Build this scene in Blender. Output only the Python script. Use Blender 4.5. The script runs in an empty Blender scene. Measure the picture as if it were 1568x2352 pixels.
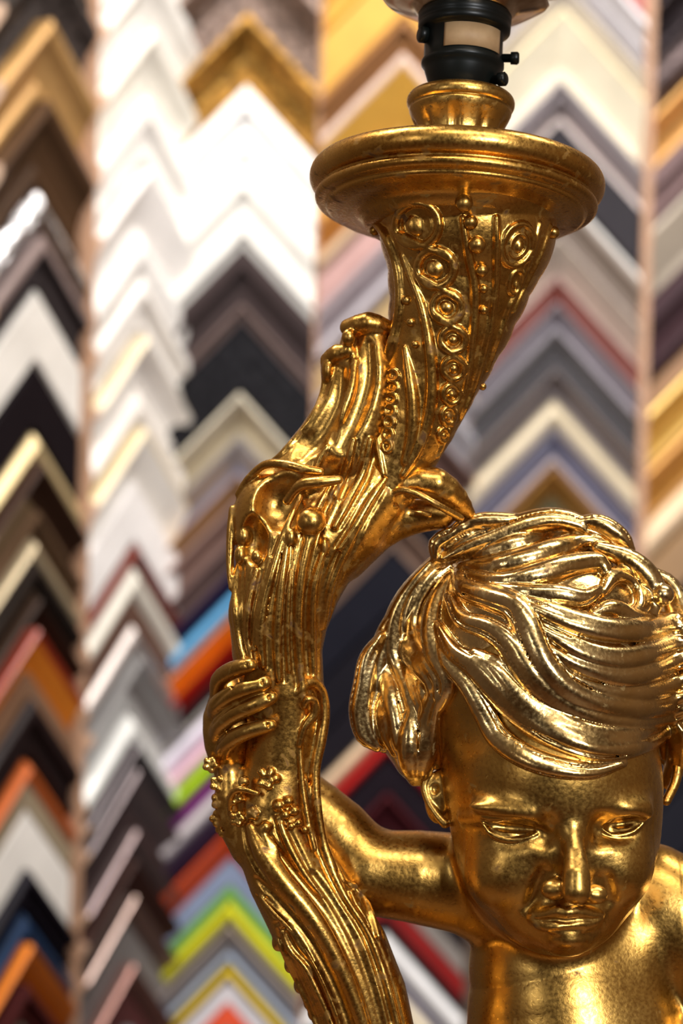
import bpy, bmesh, math, random
import numpy as np
from mathutils import Vector, Matrix
random.seed(4)
C = bpy.context.scene.collection

# ------------------------------------------------------------------ camera, light, exposure
S = 0.0001786            # metres that one photo pixel covers at the figure
F = 5263.0               # focal length in photo pixels
ROLL = math.radians(1.2)
CR, SR = math.cos(ROLL), math.sin(ROLL)
CZ = 1.35
cam = bpy.data.cameras.new('camera'); cam_o = bpy.data.objects.new('camera', cam); C.objects.link(cam_o)
cam.sensor_fit = 'VERTICAL'; cam.sensor_height = 22.3; cam.sensor_width = 14.9; cam.lens = 22.3*F/2352
cam_o.matrix_world = Matrix(((CR, -SR, 0, 0), (0, 0, -1, -F*S), (SR, CR, 0, CZ), (0, 0, 0, 1)))
cam.clip_start = 0.05
cam.dof.use_dof = True; cam.dof.focus_distance = (F-170)*S; cam.dof.aperture_fstop = 3.8
bpy.context.scene.camera = cam_o
sc = bpy.context.scene
sc.view_settings.view_transform = 'Standard'; sc.view_settings.look = 'None'
sc.view_settings.gamma = 1; sc.view_settings.use_curve_mapping = False
sc.view_settings.exposure = 0.25
world = bpy.data.worlds.new('world'); sc.world = world; world.use_nodes = True
world.node_tree.nodes['Background'].inputs[0].default_value = (1, .85, .7, 1)
world.node_tree.nodes['Background'].inputs[1].default_value = 0.15
def area(name, loc, aim, sx, sy, power, col):
    l = bpy.data.lights.new(name, 'AREA'); l.shape = 'RECTANGLE'; l.size = sx; l.size_y = sy
    l.energy = power; l.color = col
    o = bpy.data.objects.new(name, l); C.objects.link(o); o.location = loc
    d = Vector(aim)-Vector(loc); o.rotation_euler = d.to_track_quat('-Z', 'Y').to_euler()
    return o
area('ceiling_light_panel', (0.30, -0.95, 2.64), (0.30, -0.95, 0), 1.2, 0.22, 12, (1, .93, .82))
area('ceiling_light_panel', (0.45, 0.20, 2.64), (0.45, 0.20, 0), 1.2, 0.25, 20, (1, .95, .88))
area('added_wall_fill', (-0.45, 0.05, 2.55), (-0.35, 0.96, 1.2), 0.7, 0.2, 18, (1, .96, .90))  # unseen fill, added to keep the sample wall bright
area('added_wall_fill', (0.5, 0.15, 2.6), (0.25, 0.96, 1.3), 0.7, 0.15, 3, (1, .96, .90))  # weaker added fill for the wall further right
area('shop_window_light', (1.0, -2.5, 2.15), (0.0, 0.2, 1.25), 0.50, 0.5, 40, (.96, .97, 1))
area('shop_window_light', (-1.5, -1.9, 1.9), (-0.2, 0.9, 1.3), 0.3, 0.7, 9, (.96, .97, 1))

# ------------------------------------------------------------------ coordinates
def PX(px, py, Y=0.0):
    """a photo pixel at depth Y (pixel units, minus is nearer) -> sculpting space"""
    cx = px-784.0; cy = 1176.0-py
    k = 1+Y/F
    return np.array([(cx*CR-cy*SR)*k, Y, (cx*SR+cy*CR)*k])
def W(p):                       # sculpting space -> metres
    p = np.asarray(p, float)
    return np.stack([p[..., 0]*S, p[..., 1]*S, p[..., 2]*S+CZ], -1)

# ------------------------------------------------------------------ materials
def mat(name, col, rough=.4, metal=0.0, coat=0.0, noise=None, scale=200, bump=0, spec=.5):
    m = bpy.data.materials.new(name); m.use_nodes = True
    nt = m.node_tree; b = nt.nodes['Principled BSDF']
    b.inputs['Base Color'].default_value = (*col, 1); b.inputs['Roughness'].default_value = rough
    b.inputs['Metallic'].default_value = metal; b.inputs['Coat Weight'].default_value = coat
    b.inputs['Specular IOR Level'].default_value = spec
    tc = nt.nodes.new('ShaderNodeTexCoord')
    n = nt.nodes.new('ShaderNodeTexNoise'); n.inputs['Scale'].default_value = scale; n.inputs['Detail'].default_value = 4
    nt.links.new(tc.outputs['Object'], n.inputs['Vector'])
    r = nt.nodes.new('ShaderNodeValToRGB'); r.color_ramp.elements[0].position = .35; r.color_ramp.elements[1].position = .65
    c2 = noise or tuple(c*.86 for c in col)
    r.color_ramp.elements[0].color = (*c2, 1); r.color_ramp.elements[1].color = (*col, 1)
    nt.links.new(n.outputs['Fac'], r.inputs['Fac']); nt.links.new(r.outputs['Color'], b.inputs['Base Color'])
    if bump:
        bp = nt.nodes.new('ShaderNodeBump'); bp.inputs['Strength'].default_value = bump; bp.inputs['Distance'].default_value = .002
        nt.links.new(n.outputs['Fac'], bp.inputs['Height']); nt.links.new(bp.outputs['Normal'], b.inputs['Normal'])
    return m
def gold_mat(name, light=(.60, .37, .10), mid=(.47, .245, .046), dark=(.13, .055, .014), rough=.29, wear=.31):
    m = bpy.data.materials.new(name); m.use_nodes = True
    nt = m.node_tree; L = nt.links; b = nt.nodes['Principled BSDF']
    tc = nt.nodes.new('ShaderNodeTexCoord')
    def noise(scale, detail=5, dist=0.0):
        n = nt.nodes.new('ShaderNodeTexNoise'); n.inputs['Scale'].default_value = scale
        n.inputs['Detail'].default_value = detail; n.inputs['Distortion'].default_value = dist
        L.new(tc.outputs['Object'], n.inputs['Vector']); return n
    def ramp(src, p0, p1, c0, c1):
        r = nt.nodes.new('ShaderNodeValToRGB'); e = r.color_ramp.elements
        e[0].position = p0; e[1].position = p1; e[0].color = (*c0, 1); e[1].color = (*c1, 1)
        L.new(src, r.inputs['Fac']); return r
    n1 = noise(26, 6, .6); n2 = noise(150, 8, .4); n3 = noise(700, 5)
    base = ramp(n1.outputs['Fac'], .25, .75, mid, light)
    spots = ramp(n2.outputs['Fac'], wear-.10, wear+.03, (1, 1, 1), (0, 0, 0))
    mx = nt.nodes.new('ShaderNodeMix'); mx.data_type = 'RGBA'
    L.new(spots.outputs['Color'], mx.inputs['Factor']); L.new(base.outputs['Color'], mx.inputs['A']); mx.inputs['B'].default_value = (*dark, 1)
    L.new(mx.outputs['Result'], b.inputs['Base Color'])
    met = ramp(spots.outputs['Color'], 0, 1, (1, 1, 1), (.25, .25, .25)); L.new(met.outputs['Color'], b.inputs['Metallic'])
    rr = ramp(n3.outputs['Fac'], .3, .75, (rough-.05,)*3, (rough+.12,)*3)
    ra = nt.nodes.new('ShaderNodeMath'); ra.operation = 'MULTIPLY_ADD'; L.new(spots.outputs['Color'], ra.inputs[0]); ra.inputs[1].default_value = .3
    L.new(rr.outputs['Color'], ra.inputs[2]); L.new(ra.outputs[0], b.inputs['Roughness'])
    ad = nt.nodes.new('ShaderNodeMath'); ad.operation = 'ADD'
    L.new(n2.outputs['Fac'], ad.inputs[0]); L.new(n3.outputs['Fac'], ad.inputs[1])
    bp = nt.nodes.new('ShaderNodeBump'); bp.inputs['Strength'].default_value = .16; bp.inputs['Distance'].default_value = .0006
    L.new(ad.outputs[0], bp.inputs['Height']); L.new(bp.outputs['Normal'], b.inputs['Normal'])
    return m
GOLD = gold_mat('burnished_gilding')
GOLD_HAIR = gold_mat('bright_gilding', light=(.82, .62, .30), mid=(.58, .35, .10), rough=.19, wear=.31)
GOLD_DEEP = gold_mat('antiqued_gilding', light=(.68, .40, .10), mid=(.50, .25, .045), rough=.27, wear=.38)
SOCKET = mat('dark_bakelite', (.006, .008, .007), .36, spec=.3, scale=90, noise=(.004, .005, .0045))
PAPER = mat('aged_paper_label', (.50, .33, .17), .6, scale=120, noise=(.40, .25, .12))
SILVERED = mat('silvered_brass', (.75, .62, .45), .22, 1.0, scale=120, noise=(.38, .24, .12))

# ------------------------------------------------------------------ objects
def link_mesh(name, verts, faces, material, parent=None, smooth=True, origin=None):
    me = bpy.data.meshes.new(name)
    v = np.asarray(verts, float)
    o = bpy.data.objects.new(name, me); C.objects.link(o)
    if parent is not None:
        o.parent = parent
        pw = Vector((0, 0, 0)); q = parent
        while q is not None: pw = pw+q.location; q = q.parent
        v = v-np.array(pw)
    if isinstance(faces, np.ndarray):
        nf = len(faces)
        me.vertices.add(len(v)); me.vertices.foreach_set('co', v.ravel().astype(np.float32))
        me.loops.add(nf*4); me.loops.foreach_set('vertex_index', faces.ravel().astype(np.int32))
        me.polygons.add(nf); me.polygons.foreach_set('loop_start', np.arange(0, nf*4, 4, dtype=np.int32))
        me.polygons.foreach_set('loop_total', np.full(nf, 4, dtype=np.int32))
        me.update(calc_edges=True); me.validate()
    else:
        me.from_pydata([tuple(x) for x in v], [], faces); me.update()
    me.polygons.foreach_set('use_smooth', [smooth]*len(me.polygons))
    ms = material if isinstance(material, (list, tuple)) else [material]
    for m in ms: me.materials.append(m)
    return o
def tag(o, label=None, cat=None, group=None, kind=None):
    if label: o['label'] = label
    if cat: o['category'] = cat
    if group: o['group'] = group
    if kind: o['kind'] = kind
    return o
def empty(name, loc):
    o = bpy.data.objects.new(name, None); o.empty_display_size = .02; C.objects.link(o); o.location = loc; return o

# ------------------------------------------------------------------ sculpting by distance fields
def catmull(P, step):
    P = np.asarray(P, float)
    if len(P) < 3:
        n = max(2, int(np.linalg.norm(P[-1][:3]-P[0][:3])/step)+1)
        t = np.linspace(0, 1, n)[:, None]; return P[0]*(1-t)+P[-1]*t
    Q = np.vstack([2*P[0]-P[1], P, 2*P[-1]-P[-2]]); out = []
    for i in range(1, len(Q)-2):
        n = max(1, int(np.linalg.norm((Q[i+1]-Q[i])[:3])/step))
        for t in np.arange(n)/n:
            a, b, c, d = Q[i-1], Q[i], Q[i+1], Q[i+2]
            out.append(.5*((2*b)+(c-a)*t+(2*a-5*b+4*c-d)*t*t+(3*b-a-3*c+d)*t**3))
    out.append(P[-1]); return np.array(out)
class Field:
    def __init__(s, lo, hi, h):
        s.lo = np.array(lo, float); s.h = float(h)
        s.n = np.ceil((np.array(hi)-s.lo)/h).astype(int)+1
        s.f = np.full(tuple(s.n), 60.0, np.float32)
    def box(s, lo, hi):
        a = np.clip(np.floor((lo-s.lo)/s.h).astype(int), 0, s.n); b = np.clip(np.ceil((hi-s.lo)/s.h).astype(int)+1, 0, s.n)
        if np.any(b <= a): return None
        g = [(s.lo[i]+s.h*np.arange(a[i], b[i])).astype(np.float32) for i in range(3)]
        return a, b, g[0][:, None, None], g[1][None, :, None], g[2][None, None, :]
    def blend(s, a, b, d, k, mode):
        v = s.f[a[0]:b[0], a[1]:b[1], a[2]:b[2]]
        if mode == 'sub':
            d = -d
            if k > 0:
                h = np.clip(k-np.abs(v-d), 0, None)/k; v[...] = np.maximum(v, d)+h*h*k*.25
            else: v[...] = np.maximum(v, d)
        elif k > 0:
            h = np.clip(k-np.abs(v-d), 0, None)/k; v[...] = np.minimum(v, d)-h*h*k*.25
        else: v[...] = np.minimum(v, d)
    def ell(s, c, r, k=0, mode='add', rot=None):
        c = np.array(c, float); r = np.array(r, float); R = r.max()+k+3*s.h
        q = s.box(c-R, c+R)
        if q is None: return
        a, b, x, y, z = q; x = x-c[0]; y = y-c[1]; z = z-c[2]
        if rot is not None:
            M = np.array(rot); X = M[0, 0]*x+M[0, 1]*y+M[0, 2]*z; Y = M[1, 0]*x+M[1, 1]*y+M[1, 2]*z; Z = M[2, 0]*x+M[2, 1]*y+M[2, 2]*z
            x, y, z = X, Y, Z
        k0 = np.sqrt((x/r[0])**2+(y/r[1])**2+(z/r[2])**2); k1 = np.sqrt((x/r[0]**2)**2+(y/r[1]**2)**2+(z/r[2]**2)**2)+1e-6
        s.blend(a, b, (k0*(k0-1)/k1).astype(np.float32), k, mode)
    def chain(s, P, R, k=0, mode='add', step=None, closed=False):
        """P (n,3), R (n,) : a smooth tapering tube"""
        A = np.hstack([np.asarray(P, float), np.asarray(R, float)[:, None]])
        A = catmull(A, step or max(6.0, .8*float(np.mean(R))))
        A[:, 3] = np.maximum(A[:, 3], .3)
        m = A[:, 3].max()+k+3*s.h
        q = s.box(A[:, :3].min(0)-m, A[:, :3].max(0)+m)
        if q is None: return
        a, b, _, _, _ = q
        sc_ = np.full(tuple(b-a), 60.0, np.float32)
        for i in range(len(A)-1):
            p, r0, w, r1 = A[i, :3], A[i, 3], A[i+1, :3], A[i+1, 3]
            mm = max(r0, r1)+k+3*s.h
            qq = s.box(np.minimum(p, w)-mm, np.maximum(p, w)+mm)
            if qq is None: continue
            a2, b2, x, y, z = qq; d = w-p; L2 = float(d@d)+1e-9
            x = x-p[0]; y = y-p[1]; z = z-p[2]
            t = np.clip((x*d[0]+y*d[1]+z*d[2])/L2, 0, 1)
            dist = np.sqrt((x-t*d[0])**2+(y-t*d[1])**2+(z-t*d[2])**2)-(r0+(r1-r0)*t)
            v = sc_[a2[0]-a[0]:b2[0]-a[0], a2[1]-a[1]:b2[1]-a[1], a2[2]-a[2]:b2[2]-a[2]]
            np.minimum(v, dist, out=v)
        s.blend(a, b, sc_, k, mode)
    def hit(s, px, py, y0=-620, y1=500):
        """depth at which the sight line through a photo pixel meets the shape"""
        Ys = np.arange(y0, y1, s.h)
        p = np.stack([PX(px, py, Y) for Y in Ys]); i = np.round((p-s.lo)/s.h).astype(int)
        ok = np.all((i >= 0) & (i < s.n), 1); v = np.full(len(Ys), 60.0)
        j = i[ok]; v[ok] = s.f[j[:, 0], j[:, 1], j[:, 2]]
        w = np.where(v < 0)[0]
        if len(w) == 0: return None
        q = w[0]
        if q > 0 and v[q-1] < 59: return Ys[q]-s.h*(-v[q])/(v[q-1]-v[q]+1e-6)
        return Ys[q]
    def drape(s, pts, lift=0.0, step=14, fallback=None, soft=2):
        """a line traced over the shape: 2-D (px, py, r) -> 3-D points, radii"""
        A = catmull(np.array([[p[0], p[1], p[2]] for p in pts], float), step)
        Y = [s.hit(a[0], a[1]) for a in A]
        ok = [i for i, y in enumerate(Y) if y is not None]
        if not ok:
            if fallback is None: return None, None
            Y = np.full(len(A), float(fallback))
        else:
            Y = np.interp(np.arange(len(A)), ok, [Y[i] for i in ok])
        for _ in range(soft):
            Z = Y.copy(); Z[1:-1] = .25*Y[:-2]+.5*Y[1:-1]+.25*Y[2:]; Y = Z
        P = np.array([PX(a[0], a[1], y-lift) for a, y in zip(A, Y)])
        return P, A[:, 2]
    def line(s, pts, lift=0.0, k=4, mode='add', src=None, step=14, fallback=None, soft=2):
        P, R = (src or s).drape(pts, lift, step, fallback, soft)
        if P is not None: s.chain(P, R, k, mode, step=8)
    def mesh(s, smooth=1):
        f = s.f; ins = f < 0
        n = np.array(f.shape)
        anyc = np.zeros(tuple(n-1), bool); allc = np.ones(tuple(n-1), bool)
        offs = [(i, j, k) for i in (0, 1) for j in (0, 1) for k in (0, 1)]
        for i, j, k in offs:
            v = ins[i:n[0]-1+i, j:n[1]-1+j, k:n[2]-1+k]; anyc |= v; allc &= v
        cells = np.argwhere(anyc & ~allc); del anyc, allc
        idm = np.full(tuple(n-1), -1, np.int32); idm[cells[:, 0], cells[:, 1], cells[:, 2]] = np.arange(len(cells))
        acc = np.zeros((len(cells), 3)); cnt = np.zeros(len(cells))
        val = {o: f[cells[:, 0]+o[0], cells[:, 1]+o[1], cells[:, 2]+o[2]] for o in offs}
        for o in offs:
            for ax in range(3):
                if o[ax]: continue
                p = list(o); p[ax] = 1; va, vb = val[o], val[tuple(p)]
                c = (va < 0) != (vb < 0)
                t = np.where(c, va/(va-vb+1e-12), 0)
                pt = np.tile(np.array(o, float), (len(cells), 1)); pt[:, ax] += t
                acc[c] += pt[c]; cnt[c] += 1
        V = cells+acc/cnt[:, None]
        faces = []
        for ax in range(3):
            a1, a2 = (ax+1) % 3, (ax+2) % 3
            sl0 = [slice(1, -1)]*3; sl1 = [slice(1, -1)]*3
            sl0[ax] = slice(0, n[ax]-1); sl1[ax] = slice(1, n[ax])
            A = ins[tuple(sl0)]; B = ins[tuple(sl1)]
            e = np.argwhere(A != B)
            flip = A[e[:, 0], e[:, 1], e[:, 2]]
            g = e.copy(); g[:, a1] += 1; g[:, a2] += 1
            def cid(d1, d2):
                q = g.copy(); q[:, a1] -= d1; q[:, a2] -= d2; return idm[q[:, 0], q[:, 1], q[:, 2]]
            q = np.stack([cid(1, 1), cid(0, 1), cid(0, 0), cid(1, 0)], 1)
            q[~flip] = q[~flip][:, ::-1]
            faces.append(q)
        Fc = np.vstack(faces); Fc = Fc[np.all(Fc >= 0, 1)]
        for _ in range(smooth):
            sm = np.zeros_like(V); ct = np.zeros(len(V))
            for a, b in ((0, 1), (1, 2), (2, 3), (3, 0)):
                for u, w in ((a, b), (b, a)):
                    for c in range(3): sm[:, c] += np.bincount(Fc[:, u], V[Fc[:, w], c], len(V))
                    ct += np.bincount(Fc[:, u], minlength=len(V))
            V = .5*V+.5*sm/np.maximum(ct, 1)[:, None]
        return s.lo+V*s.h, Fc

def build(name, fld, material, parent, smooth=1):
    V, Fc = fld.mesh(smooth)
    return link_mesh(name, W(V), Fc, material, parent)
def fbox(x0, y0, x1, y1, d0, d1, h):
    c = [PX(x, y, d) for x in (x0, x1) for y in (y0, y1) for d in (d0, d1)]
    return Field(np.min(c, 0), np.max(c, 0), h)
def E(fl, x, y, Y, r, k=0, mode='add', rot=None):       # ellipsoid, r = (across, depth, up)
    fl.ell(PX(x, y, Y), (r, r, r) if np.isscalar(r) else r, k, mode, rot)
def T(fl, pts, k=0, mode='add'):                        # tube, points (px, py, Y, r)
    fl.chain([PX(p[0], p[1], p[2]) for p in pts], [p[3] for p in pts], k, mode)

# ------------------------------------------------------------------ the shop room
YB = 0.96; TH = math.radians(55)
WALL_PAINT = mat('wall_board', (.10, .065, .045), .7, scale=30)
ROOM_PAINT = mat('room_paint', (.16, .10, .06), .8, scale=8)
CEIL = mat('ceiling_paint', (.42, .36, .28), .8, scale=8)
FLOORM = mat('floor_wood', (.10, .045, .02), .5, scale=12)
def slab(name, pts, z0, z1, th, m):
    """upright wall from a to b, its face on the line, its thickness behind"""
    (ax, ay), (bx, by) = pts
    d = Vector((bx-ax, by-ay, 0)).normalized(); n = Vector((-d.y, d.x, 0))*th
    v = [(ax, ay, z0), (bx, by, z0), (bx, by, z1), (ax, ay, z1)]
    v += [(x+n.x, y+n.y, z) for x, y, z in v]
    f = [(0, 1, 2, 3), (7, 6, 5, 4), (0, 4, 5, 1), (1, 5, 6, 2), (2, 6, 7, 3), (3, 7, 4, 0)]
    return tag(link_mesh(name, v, f, m, smooth=False), kind='structure')
def ray_y(px, py, y):            # photo pixel -> point on the plane y = const
    q = W(PX(px, py, y/S)); return q
HX = ray_y(384, 1176, YB)[0]
DL = (-math.cos(TH), -math.sin(TH))
def ray_left(px, py):            # photo pixel -> (u along the left wall, z)
    c = np.array([0, -F*S, CZ]); d = ray_y(px, py, 0.0)-c
    # c + t d = H + u DL
    A = np.array([[d[0], -DL[0]], [d[1], -DL[1]]]); t, u = np.linalg.solve(A, np.array([HX-c[0], YB-c[1]]))
    return u, c[2]+t*d[2]
LEN = 2.3
LE = (HX+DL[0]*LEN, YB+DL[1]*LEN)
slab('wall_back', ((1.7, YB), (HX, YB)), 0, 2.7, -.08, WALL_PAINT)
slab('wall_left', ((HX, YB), LE), 0, 2.7, -.08, WALL_PAINT)
slab('wall_side', (LE, (LE[0], -3.3)), 0, 2.7, -.08, ROOM_PAINT)
slab('wall_front', ((LE[0], -3.3), (1.7, -3.3)), 0, 2.7, -.08, ROOM_PAINT)
slab('wall_right', ((1.7, -3.3), (1.7, YB)), 0, 2.7, -.08, ROOM_PAINT)
def flat(name, z0, z1, m):
    x0, x1, y0, y1 = LE[0]-.1, 1.8, -3.4, YB+.08
    v = [(x, y, z) for z in (z0, z1) for y in (y0, y1) for x in (x0, x1)]
    f = [(0, 2, 3, 1), (4, 5, 7, 6), (0, 1, 5, 4), (2, 6, 7, 3), (0, 4, 6, 2), (1, 3, 7, 5)]
    return tag(link_mesh(name, v, f, m, smooth=False), kind='structure')
flat('floor', -.06, 0, FLOORM); flat('ceiling', 2.7, 2.76, CEIL)

# ------------------------------------------------------------------ corner samples of picture frame moulding
COL = {  # centre, half width in photo pixels at mid height, wall, words
    1: (34, None, 'L', 'leftmost column'), 2: (268, None, 'L', 'second column'),
    3: (548, 162, 'B', 'third column'), 4: (902, 182, 'B', 'fourth column'),
    5: (1262, 190, 'B', 'fifth column'), 6: (1672, 197, 'B', 'rightmost column')}
ENDW = mat('bare_cut_wood', (.72, .50, .36), .6, scale=150)
BATTEN = mat('pale_batten', (.46, .27, .17), .6, scale=60)
_u0, _u1, _u2 = 0.0, ray_left(152, 1176)[0], ray_left(-88, 1176)[0]
def column_frame(c):
    cx, hw, wl, words = COL[c]
    if wl == 'B':
        x = ray_y(cx, 1176, YB)[0]; w = hw*S*(1+YB/S/F)
        return x, w, (lambda px, py: ray_y(px, py, YB)[[0, 2]]), (lambda u, z, h: (u, YB-h, z))
    u = (_u0+_u1)/2 if c == 2 else (_u1+_u2)/2; w = (_u1-_u0)/2-.006 if c == 2 else (_u2-_u1)/2-.006
    n = (math.sin(TH), -math.cos(TH))
    return u, w, ray_left, (lambda U, z, h: (HX+DL[0]*U+n[0]*h, YB+DL[1]*U+n[1]*h, z))
PROF = {
 'flat':  [(0, 0), (0, 15), (.05, 18), (.95, 18), (1, 15), (1, 0)],
 'round': [(0, 0), (0, 9), (.12, 16), (.3, 21), (.5, 23), (.7, 21), (.88, 16), (1, 9), (1, 0)],
 'step':  [(0, 0), (0, 21), (.08, 25), (.30, 25), (.38, 17), (.66, 15), (.72, 19), (.84, 19), (.9, 12), (1, 11), (1, 0)],
 'scoop': [(0, 0), (0, 27), (.10, 29), (.2, 26), (.35, 17), (.55, 12), (.75, 10), (.85, 14), (.95, 14), (1, 11), (1, 0)],
 'bevel': [(0, 0), (0, 26), (.08, 28), (.85, 11), (1, 10), (1, 0)],
 'ridge': [(0, 0), (0, 12), (.1, 15), (.25, 15), (.3, 24), (.5, 27), (.62, 22), (.68, 14), (1, 12), (1, 0)],
}
SLOPE = 1.06
def chevron_bm(part, u, w, z, t, prof, v0, v1, side, place, lift=0.0):
    """one arm (side -1/1) or a V strip (side 0), the slice v0..v1 of the profile"""
    P = prof
    if v0 > 0 or v1 < 1:
        ins = [p for p in P if v0 < p[0] < v1 and p[1] > 0]
        vs = [p[0] for p in P if p[1] > 0]; hs = [p[1] for p in P if p[1] > 0]
        a, b = float(np.interp(v0, vs, hs)), float(np.interp(v1, vs, hs))
        P = [(v0, 0), (v0, a)]+ins+[(v1, b), (v1, 0)]
    us = {-1: [-w, 0], 1: [0, w], 0: [-w, 0, w]}[side]
    V, Fc, M = [], [], []
    n = len(P)
    for q in us:
        for v, h in P:
            V.append(place(u+q, z-abs(q)*SLOPE-v*t, h*.001+lift))
    for i in range(len(us)-1):
        for j in range(n):
            k = (j+1) % n
            Fc.append((i*n+j, i*n+k, (i+1)*n+k, (i+1)*n+j)); M.append(0)
    Fc.append(tuple(range(n))[::-1]); M.append(1); Fc.append(tuple((len(us)-1)*n+j for j in range(n))); M.append(1)
    return V, Fc, M
_mats = {}
def smat(rgb, rough, metal, ornate):
    key = (rgb, rough, metal, ornate)
    if key not in _mats:
        _mats[key] = mat('moulding_finish', rgb, rough, metal, noise=tuple(c*(.25 if ornate else .9) for c in rgb),
                         scale=160 if ornate else 40, bump=1.0 if ornate else 0, coat=.1 if not metal and max(rgb) > .2 else 0, spec=.5 if max(rgb) > .2 else .08)
    return _mats[key]
def sample(c, apex, t_px, desc, rgb, style, label, rough=.35, metal=0.0, lip=None, lipw=.25, ornate=False, lipside='in', lipmetal=0.0):
    cx, hw, wl, words = COL[c]
    u, w, inv, place = column_frame(c)
    ax = cx+(1176-apex)*math.tan(ROLL)
    z0 = inv(ax, apex)[1]; z1 = inv(ax, apex+t_px)[1]; t = (z0-z1)*.985
    o = empty('frame_corner_sample', place(u, z0-t/2, 0.0))
    tag(o, label, 'frame sample', 'picture frame corner samples on the wall')
    m = smat(rgb, rough, metal, ornate); pr = PROF[style]
    def add(name, v0, v1, side, mm):
        V, Fc, M = chevron_bm(name, u, w, z0, t, pr, v0, v1, side, place)
        if wl == 'L': Fc = [f[::-1] for f in Fc]
        ob = link_mesh(name, V, Fc, [mm, ENDW], o, smooth=False)
        ob.data.polygons.foreach_set('material_index', M)
        return ob
    a, b = 0, 1
    if lip is not None:
        if lipside == 'in': b = 1-lipw; add('inner_lip', b, 1, 0, smat(lip, .3, lipmetal, False))
        else: a = lipw; add('outer_edge', 0, a, 0, smat(lip, .3, lipmetal, False))
    add('rail', a, b, -1, m); add('rail', a, b, 1, m)
    return o

WH = (.90, .87, .83); CREAM = (.86, .74, .52); BLK = (.010, .007, .009); CHAR = (.05, .04, .042)
DKB = (.045, .022, .014); TAUPE = (.36, .28, .24); GREY = (.33, .31, .32); LILAC = (.40, .37, .42)
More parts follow.
